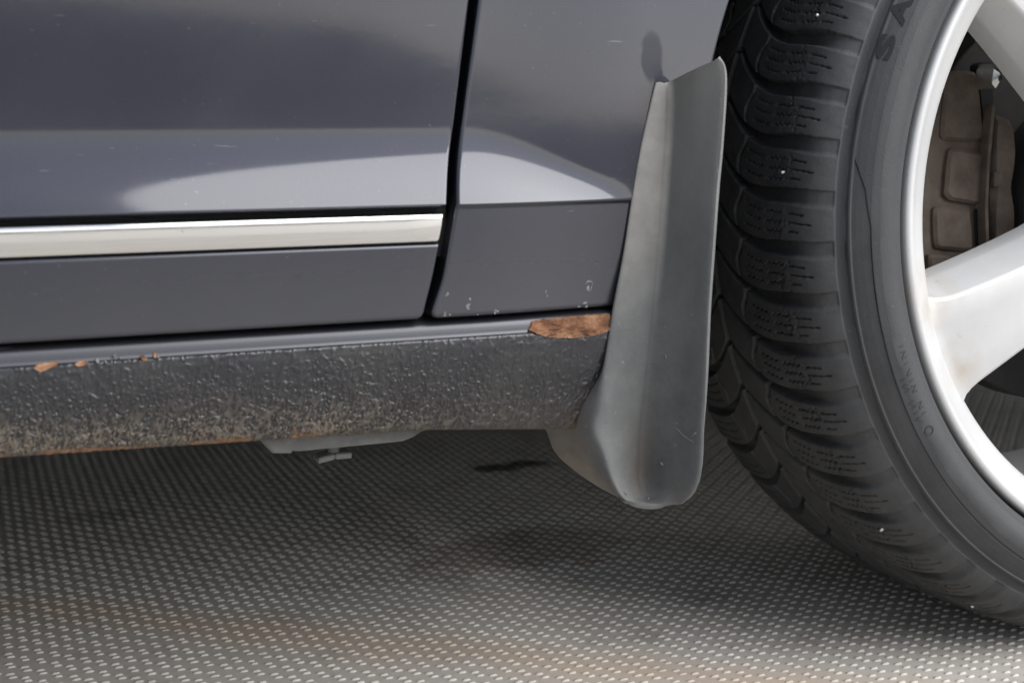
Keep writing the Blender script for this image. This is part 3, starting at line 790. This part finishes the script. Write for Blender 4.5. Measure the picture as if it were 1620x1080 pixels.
# ------------------------------------------------------------------ wheel frame
AX = np.array([0.01229293, -0.99925178, 0.03667115]); E1 = np.array([0.99992434, 0.0123012, 0.0]); E3 = np.array([-0.000451, 0.03666838, 0.99932739])
def wl_(a, b, w): return HUB + E1 * a + E3 * b + AX * w
def warr(A, B, W): return HUB + A[..., None] * E1 + B[..., None] * E3 + W[..., None] * AX

# ------------------------------------------------------------------ alloy wheel
NSP = 5; SP0 = math.radians(203.3)
mb = MB()
lip = [(0.2300, -0.030), (0.2440, -0.022), (0.2462, -0.012), (0.2466, -0.0012), (0.2463, 0.0008), (0.2454, 0.0018), (0.2432, 0.0024), (0.2412, 0.0018), (0.2385, -0.0006), (0.2340, -0.0036),
       (0.2290, -0.0066), (0.2252, -0.0090), (0.2232, -0.0110), (0.2222, -0.0140), (0.2200, -0.030), (0.2160, -0.060), (0.2080, -0.110), (0.2080, -0.180), (0.2250, -0.196), (0.2445, -0.2005), (0.2460, -0.205)]
mb.lathe(lip, wl_, 180)
# spokes
RS = np.array([0.2300, 0.2245, 0.2190, 0.2130, 0.2060, 0.1950, 0.180, 0.160, 0.135, 0.110, 0.090, 0.070])
HW = np.array([0.0475, 0.0400, 0.0350, 0.0322, 0.0305, 0.0290, 0.0272, 0.0250, 0.0228, 0.0222, 0.0235, 0.0262])    # half width of the face
SW = np.array([0.0175, 0.0155, 0.0140, 0.0128, 0.0122, 0.0120, 0.0120, 0.0120, 0.0120, 0.0110, 0.0100, 0.0090])   # flank run-out
WF = np.array([-0.0074, -0.0084, -0.0082, -0.0074, -0.0066, -0.0056, -0.0046, -0.0036, -0.0030, -0.0035, -0.0050, -0.0075])
for k in range(NSP):
    th = SP0 + k * 2 * math.pi / NSP; er = np.array([math.cos(th), math.sin(th)]); et = np.array([-math.sin(th), math.cos(th)])
    V = []; F = []
    for r, hw, sw, wf in zip(RS, HW, SW, WF):
        sec = [(-(hw + sw), -0.046), (-(hw + sw), -0.030), (-(hw + sw * 0.92), -0.0265), (-(hw + 0.0014), wf - 0.0022), (-hw, wf - 0.0006), (-(hw - 0.0018), wf),
               (-hw * 0.4, wf - 0.0004), (hw * 0.4, wf - 0.0004), (hw - 0.0018, wf), (hw, wf - 0.0006), (hw + 0.0014, wf - 0.0022), (hw + sw * 0.92, -0.0265), (hw + sw, -0.030), (hw + sw, -0.046)]
        for t, w in sec:
            rr = math.sqrt(max(r * r - 0.35 * t * t, 0.0001))
            q = er * rr + et * t; V.append(wl_(q[0], q[1], w))
    m = 14
    for i in range(len(RS) - 1):
        for j in range(m - 1): F.append((i * m + j, i * m + j + 1, (i + 1) * m + j + 1, (i + 1) * m + j))
    mb.add(V, F)
mb.lathe([(0.0, -0.012), (0.033, -0.012), (0.034, -0.010), (0.040, -0.006), (0.052, -0.0065), (0.060, -0.010), (0.064, -0.018), (0.065, -0.035)], wl_, 60)
wheel = mb.build('wheel', ALLOY, car, 'silver five-spoke alloy wheel', True, 40)
mb = MB(); mb.lathe([(0.0, -0.0090), (0.020, -0.0090), (0.029, -0.0100), (0.0315, -0.0118)], wl_, 40); mb.build('centre_cap', STEEL, wheel)
for k in range(5):
    t = SP0 + math.radians(36) + k * 2 * math.pi / 5; c = (0.056 * math.cos(t), 0.056 * math.sin(t))
    mb = MB(); mb.lathe([(0.0, -0.004), (0.007, -0.0045), (0.0085, -0.0065), (0.0085, -0.016)], lambda a, b, w, c=c: wl_(a + c[0], b + c[1], w), 6)
    mb.build('wheel_bolt', STEEL, wheel, None, False)
# balance weights stuck inside the barrel
WEIGHT = simple('lead_weight', (0.20, 0.20, 0.20), 0.5, 0.5, 120, 0.3, 0.2)
for k in range(7):
    t = math.radians(222.5 + 3.4 * k)
    mb = MB()
    def wf_(v, t=t):
        rr = 0.2105 - v[2]; tt = t + v[0] / 0.21
        return tuple(wl_(rr * math.cos(tt), rr * math.sin(tt), v[1]))
    mb.box((-0.0050, -0.108, -0.002), (0.0050, -0.078, 0.0035), 0.0010, wf_); mb.build('balance_weight', WEIGHT, wheel, None, True, 30)

# ------------------------------------------------------------------ tyre
PITCH = math.radians(6.05); TH0 = math.radians(176.35)
WC = -0.1075                                              # axial middle of the tread
def make_tyre():
    half = [(0.2447, -0.0300), (0.2462, -0.0200), (0.2472, -0.0120), (0.2484, -0.0040), (0.2500, 0.0006), (0.2518, 0.0026), (0.2534, 0.0033), (0.2548, 0.0034), (0.2560, 0.0042), (0.2590, 0.0060),
            (0.2640, 0.0075), (0.2700, 0.0072), (0.2740, 0.0061), (0.2752, 0.0057), (0.2757, 0.0055), (0.2762, 0.0052), (0.2800, 0.0032), (0.2835, 0.0010), (0.2854, -0.0004), (0.2862, -0.0008), (0.2868, -0.0010),
            (0.2875, -0.0016), (0.2882, -0.0030), (0.2890, -0.0042), (0.2925, -0.0062), (0.2934, -0.0066), (0.2940, -0.0064)]
    ha = np.array(half); hs = np.concatenate([[0], np.cumsum(np.linalg.norm(np.diff(ha, axis=0), axis=1))])
    extra = np.arange(hs[11], hs[22], 0.00028)
    hh = np.unique(np.concatenate([hs, extra]).round(7))
    half = list(zip(np.interp(hh, hs, ha[:, 0]), np.interp(hh, hs, ha[:, 1])))
    cr = np.array([(0.2945, -0.0066), (0.2990, -0.0084), (0.3045, -0.0122), (0.3090, -0.0172), (0.3123, -0.0235), (0.3148, -0.0320), (0.3164, -0.0430), (0.3176, -0.0580), (0.3184, -0.0760), (0.3188, -0.0930), (0.3189, WC)])
    # arclength resample of the crown, fine on the visible half
    seg = np.concatenate([[0], np.cumsum(np.linalg.norm(np.diff(cr, axis=0), axis=1))])
    sv = np.arange(0, seg[-1], 0.00078)
    crown = np.stack([np.interp(sv, seg, cr[:, 0]), np.interp(sv, seg, cr[:, 1])], -1)
    # soften the resampled polyline
    for _ in range(30): crown[1:-1] = 0.25 * crown[:-2] + 0.5 * crown[1:-1] + 0.25 * crown[2:]
    nc = len(crown)
    far_c = np.stack([crown[::-1][:, 0], 2 * WC - crown[::-1][:, 1]], -1)
    far_c = np.concatenate([far_c[1:55], far_c[55::4]])
    far_h = [(r, 2 * WC - w) for r, w in [tuple(q) for q in ha[::-1][2::2]]]
    prof = np.concatenate([np.array(half), crown, far_c, np.array(far_h)])
    ns = len(prof); nh = len(half)
    th = np.concatenate([np.radians(np.arange(138, 286, 0.11)), np.radians(np.arange(286, 498, 0.6))])
    T, S = np.meshgrid(th, np.arange(ns), indexing='ij')
    R = prof[S, 0].copy(); W = prof[S, 1].copy()
    tan = np.gradient(prof, axis=0); tan /= np.maximum(np.linalg.norm(tan, axis=1, keepdims=True), 1e-9)
    nr, nw = -tan[:, 1], tan[:, 0]                        # outward normal of the profile
    sgn = np.sign((nr * (prof[:, 0] - 0.27)) + nw * (prof[:, 1] - WC)); nr, nw = nr * sgn, nw * sgn
    d = np.abs(prof[:, 1] - WC)                           # distance from the middle of the tread
    tread = np.zeros(ns); tread[nh:nh + nc + len(far_c)] = 1
    D = d[None, :] * np.ones_like(R); TR = tread[None, :] * np.ones_like(R)
    # V-shaped lateral grooves
    sh = -math.radians(5.6) * (np.maximum(0.062 - D, 0) / 0.062) ** 2.3 + math.radians(0.35) * sstep(0.075, 0.1, D)
    sh = sh + math.radians(0.10) * (fbm(D * 300, np.floor((T - TH0) / PITCH) * 7.3, 3, 2) - 0.5)
    q = (T - TH0 - sh) / PITCH; cell = np.floor(q); fr = q - cell     # groove at the start of each cell, block after
    gw = np.interp(D, [0.0, 0.02, 0.045, 0.062, 0.080, 0.094, 0.101], [0.12, 0.16, 0.24, 0.285, 0.335, 0.37, 0.38])   # part of the pitch
    gd = np.interp(D, [0.0, 0.062, 0.076, 0.090, 0.099, 0.1008, 0.1011], [0.0075, 0.0075, 0.0056, 0.0030, 0.0013, 0.0007, 0.0])
    wall = 0.014
    gr = sstep(0.0, wall, fr) * (1 - sstep(gw - np.interp(D, [0.03, 0.075, 0.1], [0.02, 0.06, 0.13]), gw, fr))
    h = -gd * gr
    # narrow circumferential groove near the middle and a shallow step at the block ends
    h = h - 0.006 * sstep(0.0016, 0.0008, np.abs(D - 0.030 - 0.003 * np.sin(q * 2 * np.pi))) * TR
    h = h - 0.006 * sstep(0.0030, 0.0020, D)
    # sipes
    bl = (fr - gw) / (1 - gw)
    line_all = np.zeros_like(D)
    for c0, ln in ((0.24, 0.0), (0.50, 0.004), (0.76, -0.003)):
        zig = 0.018 * np.sign(np.sin((D - 0.058) * 2 * np.pi / 0.0042)) * sstep(0.081, 0.077, D)
        wd = np.where(D < 0.080, 0.032, 0.025)
        line = sstep(wd, wd * 0.45, np.abs(bl - c0 - zig - 0.012 * (vnoise(cell * 3.1, D * 500, 5) - 0.5)))
        on = sstep(0.058, 0.060, D) * (1 - sstep(0.088 + ln, 0.090 + ln, D)) * (1 - 0.85 * ((D > 0.0745) & (D < 0.0785)))
        on = np.maximum(on, 0.6 * sstep(0.036, 0.038, D) * sstep(0.055, 0.053, D))
        h = h - 0.0030 * line * on * (fr > gw); line_all = np.maximum(line_all, line)
    # worn chipped centres of the sipes
    chip = sstep(0.60, 0.80, fbm(T * 0.318 * 420, D * 420, 15, 3)) * sstep(0.068, 0.071, D) * sstep(0.082, 0.079, D) * (fr > gw)
    h = h - 0.0016 * chip * (0.5 + 0.5 * vnoise(cell * 5.7, cell * 0, 6))
    h = h - 0.0004 * (fbm(T * 0.318 * 160, D * 160, 25, 3) - 0.5)
    # stud holes
    for t0, w0 in STUDS + HOLES:
        rr2 = np.sqrt(((T - t0) * 0.3165) ** 2 + (prof[S, 1] - w0) ** 2)
        h = h - 0.0016 * sstep(0.0027, 0.0016, rr2) + 0.0004 * sstep(0.0040, 0.0030, rr2) * sstep(0.0024, 0.0029, rr2)
    h = h * TR
    # sidewall: recessed wedge band between the shoulder ridge and the smooth wall, fine mould rings
    deg = np.degrees(T)
    rb = np.interp(deg, [138, 172.4, 176.4, 181.2, 188, 210, 230, 290, 500], [0.290, 0.2866, 0.2794, 0.2757, 0.2754, 0.2748, 0.2740, 0.2740, 0.290])
    out = (S < nh) & (prof[S, 0] > 0.27) & (prof[S, 1] > -0.003)
    bandm = sstep(rb - 0.0003, rb + 0.0003, R) * sstep(0.2864, 0.2858, R) * out
    h = h - 0.0007 * bandm
    h = h - 0.00025 * out * (fbm(T * 0.27 * 60, R * 90, 35, 3) - 0.5)
    R = R + h * nr[S]; W = W + h * nw[S]
    P = warr(R * np.cos(T), R * np.sin(T), W)
    lo = P[..., 2] < 0.0018                                # contact patch flattened on the floor
    P[..., 2] = np.where(lo, 0.0018 + 0.02 * (P[..., 2] - 0.0018), P[..., 2])
    zone = np.where(S < nh - 1, 1.0, 0.0)
    zone = zone * (1 - 0.50 * bandm)
    zone = np.where((S >= nh - 1) & (TR > 0), 0.30 * sstep(0.080, 0.1005, D) + 0.25 * sstep(0.6, 0.8, fbm(T * 20, D * 60, 45)) * (gr < 0.5) - 0.3 * gr, zone)
    zone = np.where(TR > 0, zone + 1.1 * sstep(0.58, 0.66, fbm(T * 0.318 * 420, D * 420, 15, 3)) * sstep(0.066, 0.070, D) * sstep(0.084, 0.080, D) * (1 - line_all) * (fr > gw) * sstep(0.45, 0.7, vnoise(cell * 2.3, cell * 0 + 4.0, 9)), zone)
    zone = np.where(S < 5, 0.0, zone)
    me = grid_mesh('tyre', P, closed_u=True)
    set_attr(me, 'zone', np.clip(zone, 0, 1))
    return me
rad = math.radians
STUDS = [(rad(156.5), -0.0342), (rad(174.74), -0.034), (rad(221.7), -0.0319)]
HOLES = [(rad(a), -0.0315 + 0.002 * math.sin(a)) for a in (192.7, 204.2, 234)]
tyre = link('tyre', make_tyre(), RUBBER, wheel, 'studded winter tyre with V-shaped tread')
for t0, w0 in STUDS + [(rad(240.4), -0.033), (rad(264.0), -0.033)]:
    mb = MB()
    r0 = 0.3150
    er = E1 * math.cos(t0) + E3 * math.sin(t0); et = -E1 * math.sin(t0) + E3 * math.cos(t0)
    c0 = HUB + er * r0 + AX * w0
    mb.lathe([(0.0, 0.0012), (0.0007, 0.0011), (0.0011, 0.0006), (0.0013, -0.0004), (0.0016, -0.0008), (0.0016, -0.003)], lambda a, b, w: c0 + et * a + AX * b + er * w, 14)
    mb.build('tyre_stud', STEEL, tyre if False else wheel)

# raised sidewall lettering
def sidewall_w(r): return np.interp(r, [0.2560, 0.2590, 0.2640, 0.2700, 0.2740, 0.2757, 0.2800, 0.2835, 0.2866, 0.29], [0.0042, 0.0060, 0.0075, 0.0072, 0.0061, 0.0055, 0.0032, 0.0010, -0.0010, -0.004])
def wall_text(txt, th_start, r0, hgt, wid, name):
    cu = bpy.data.curves.new(name, 'FONT'); cu.body = txt; cu.size = 1.0; cu.extrude = 0.0; cu.offset = 0.045; cu.resolution_u = 5
    tmp = bpy.data.objects.new(name, cu); C.objects.link(tmp)
    dg = bpy.context.evaluated_depsgraph_get(); me = bpy.data.meshes.new_from_object(tmp.evaluated_get(dg))
    bpy.data.objects.remove(tmp)
    co = np.zeros(len(me.vertices) * 3); me.vertices.foreach_get('co', co); co = co.reshape(-1, 3)
    x0, x1 = co[:, 0].min(), co[:, 0].max(); y0, y1 = co[:, 1].min(), co[:, 1].max()
    u = (co[:, 0] - x0) / (x1 - x0); v = (co[:, 1] - y0) / (y1 - y0)
    r = r0 + v * hgt; t = th_start - u * wid
    P = warr(r * np.cos(t), r * np.sin(t), sidewall_w(r) + 0.0006)
    me.vertices.foreach_set('co', P.reshape(-1).astype(np.float32)); me.update()
    o = link(name, me, LETTER, wheel, None, False)
    return o
wall_text('S', rad(160.2), 0.2792, 0.0082, rad(3.3), 'tyre_lettering')
wall_text('A', rad(155.6), 0.2785, 0.0086, rad(3.9), 'tyre_lettering')
# small worn moulded marks lower on the wall: short illegible strokes and a round emblem
mb = MB()
def stroke(t, r, dt, dr, wd=0.0005):
    n = 2
    a = np.array([math.cos(t) * r, math.sin(t) * r]); t2, r2 = t + dt, r + dr; b = np.array([math.cos(t2) * r2, math.sin(t2) * r2])
    d = (b - a) / max(np.linalg.norm(b - a), 1e-9); nn = np.array([-d[1], d[0]]) * wd
    V = []
    for q, rr in ((a - nn, r), (a + nn, r), (b + nn, r2), (b - nn, r2)):
        V.append(wl_(q[0], q[1], float(sidewall_w(rr)) + 0.00035))
    mb.add(V, [(0, 1, 2, 3)])
for k in range(13):
    t = rad(197.6 + 0.86 * k)
    if k not in (4, 9): stroke(t, 0.2632, 0.0, 0.0034, 0.0003)
    if k % 3 == 1: stroke(t, 0.2632, rad(0.7), 0.0034, 0.0003)
    if k > 4 and k not in (8,): stroke(t + 0.003, 0.2682, 0.0, 0.0036, 0.0003)
    if k > 4 and k % 3 == 0: stroke(t + 0.003, 0.2718, rad(0.8), -0.0036, 0.0003)
for k in range(14):
    a0, a1 = 2 * math.pi * k / 14, 2 * math.pi * (k + 1) / 14
    c = (0.2668, rad(210.6)); R_ = 0.0030
    stroke(c[1] + R_ * math.sin(a0) / 0.267, c[0] + R_ * math.cos(a0), R_ * (math.sin(a1) - math.sin(a0)) / 0.267, R_ * (math.cos(a1) - math.cos(a0)), 0.0004)
MARKS = simple('worn_moulding', (0.016, 0.0165, 0.0175), 0.7, 0, 80, 0.2, 0.1)
mb.build('moulded_marks', MARKS, wheel, None, False)

# ------------------------------------------------------------------ brake
mb = MB()
mb.lathe([(0.070, -0.075), (0.078, -0.078), (0.080, -0.110), (0.104, -0.112), (0.152, -0.112), (0.153, -0.113), (0.153, -0.136), (0.08, -0.136)], wl_, 90)
disc = mb.build('brake_disc', DISC, car, None, True, 35)
mb = MB()
def pol(r0, r1, t0, t1, n=10):
    a = [(r0 * math.cos(rad(t)), r0 * math.sin(rad(t))) for t in np.linspace(t0, t1, n)]
    b = [(r1 * math.cos(rad(t)), r1 * math.sin(rad(t))) for t in np.linspace(t1, t0, n)]
    return a + b
mb.prism(pol(0.100, 0.185, 150, 206), -0.150, -0.088, wl_, 0.003)
cal = mb.build('brake_caliper', BRAKE, car, 'dusty brown brake caliper', True, 35)
def rounded(poly, it=2):
    P = np.array(poly, float)
    for _ in range(it):
        Q = np.roll(P, -1, 0); f = 0.09 if _ == 0 else 0.25
        P = np.stack([P * (1 - f) + Q * f, P * f + Q * (1 - f)], 1).reshape(-1, 2)
    return P
def piece(name, poly, w0, w1, bev=0.0015, mat=BRAKE):
    poly = rounded(poly)
    m_ = MB(); m_.prism(poly, w0, w1, wl_, bev); return m_.build(name, mat, cal, None, True, 35)
def wq(u, v, w):
    d = CAM_F + CAM_R * (u - 810) / FPX - CAM_U * (v - 540) / FPX
    t = ((HUB + AX * w - CAM_POS) @ AX) / (d @ AX); p = CAM_POS + d * t - HUB
    return (float(p @ E1), float(p @ E3))
piece('caliper_boss', [wq(u, v, -0.083) for u, v in ((1503, 233), (1566, 243), (1556, 325), (1505, 317), (1496, 308))], -0.090, -0.083, 0.002)
piece('caliper_block', [wq(u, v, -0.084) for u, v in ((1478, 326), (1538, 330), (1543, 398), (1480, 394))], -0.090, -0.084, 0.002)
piece('caliper_block', [wq(u, v, -0.085) for u, v in ((1500, 112), (1548, 112), (1560, 226), (1488, 222))], -0.090, -0.085, 0.002)
piece('caliper_bracket', [wq(u, v, -0.082) for u, v in ((1470, 402), (1508, 404), (1512, 460), (1475, 460))], -0.092, -0.082, 0.002)
piece('brake_pad', [wq(u, v, -0.079) for u, v in ((1578, 180), (1604, 190), (1609, 230), (1606, 300), (1608, 350), (1602, 410), (1576, 420), (1572, 340), (1572, 260))], -0.092, -0.079, 0.004)
piece('pad_spring', [wq(u, v, -0.077) for u, v in ((1570, 165), (1575, 165), (1566, 260), (1563, 330), (1566, 410), (1561, 410), (1558, 330), (1561, 260))], -0.085, -0.077, 0.001)
piece('guide_pin', [wq(u, v, -0.075) for u, v in ((1574, 272), (1586, 272), (1586, 296), (1574, 296))], -0.080, -0.075, 0.001)
piece('pale_piece_low', [wq(u, v, -0.060) for u, v in ((1577, 108), (1584, 98), (1592, 100), (1590, 132), (1580, 140), (1574, 132))], -0.080, -0.060, 0.003, STEEL)  # small pale steel shape beside the caliper
piece('pale_piece_high', [wq(u, v, -0.055) for u, v in ((1566, 60), (1576, 58), (1594, 74), (1590, 80), (1576, 80))], -0.070, -0.055, 0.003, STEEL)  # second pale steel shape, higher up
# near-black plates laid on the caliper, painting the shade of slots
SLOT = [((1545, 100), (1572, 96), (1570, 230), (1562, 232)), ((1541, 330), (1560, 330), (1560, 412), (1546, 412))]
for q in SLOT: piece('slot_shade', [wq(u, v, -0.0868) for u, v in q], -0.095, -0.0868, 0.0004, GAP_BLACK)

# ------------------------------------------------------------------ wheel house, underbody, body core
mb = MB()
n = 40
V = []; F = []
for i in range(n + 1):
    t = rad(-20 + 220 * i / n)
    for y in (0.028, 0.10, 0.20, 0.34): V.append((HUB[0] + 0.400 * math.cos(t), y, HUB[2] + 0.400 * math.sin(t)))
for i in range(n):
    for j in range(3): F.append((i * 4 + j, i * 4 + j + 1, (i + 1) * 4 + j + 1, (i + 1) * 4 + j))
mb.add(V, F)
mb.box((0.38, 0.34, 0.20), (1.20, 0.35, 0.74))
mb.build('wheel_arch_liner', DARK, car, None, True, 40)
mb = MB()
mb.box((-2.6, 0.045, 0.222), (0.375, 1.74, 0.250)); mb.box((0.375, 0.36, 0.222), (1.7, 1.40, 0.250)); mb.box((1.20, 0.02, 0.222), (1.9, 1.74, 0.250))
mb.box((-2.4, 1.02, 0.115), (1.6, 1.70, 0.2215)); mb.box((1.25, 0.05, 0.16), (1.8, 1.70, 0.2215)); mb.box((-2.5, 0.06, 0.16), (-1.9, 1.0, 0.2215)); mb.box((0.55, 0.36, 0.20), (0.72, 1.4, 0.2215))  # low blocks added out of view to cut light under the car
mb.build('underbody_and_blockers', DARK, car, None, False)
mb = MB()
mb.box((-2.6, 0.052, 0.9), (1.9, 1.72, 0.94)); mb.box((-2.6, 0.045, 0.2505), (0.374, 0.052, 0.90))
mb.build('body_core', DARK, car, None, False)
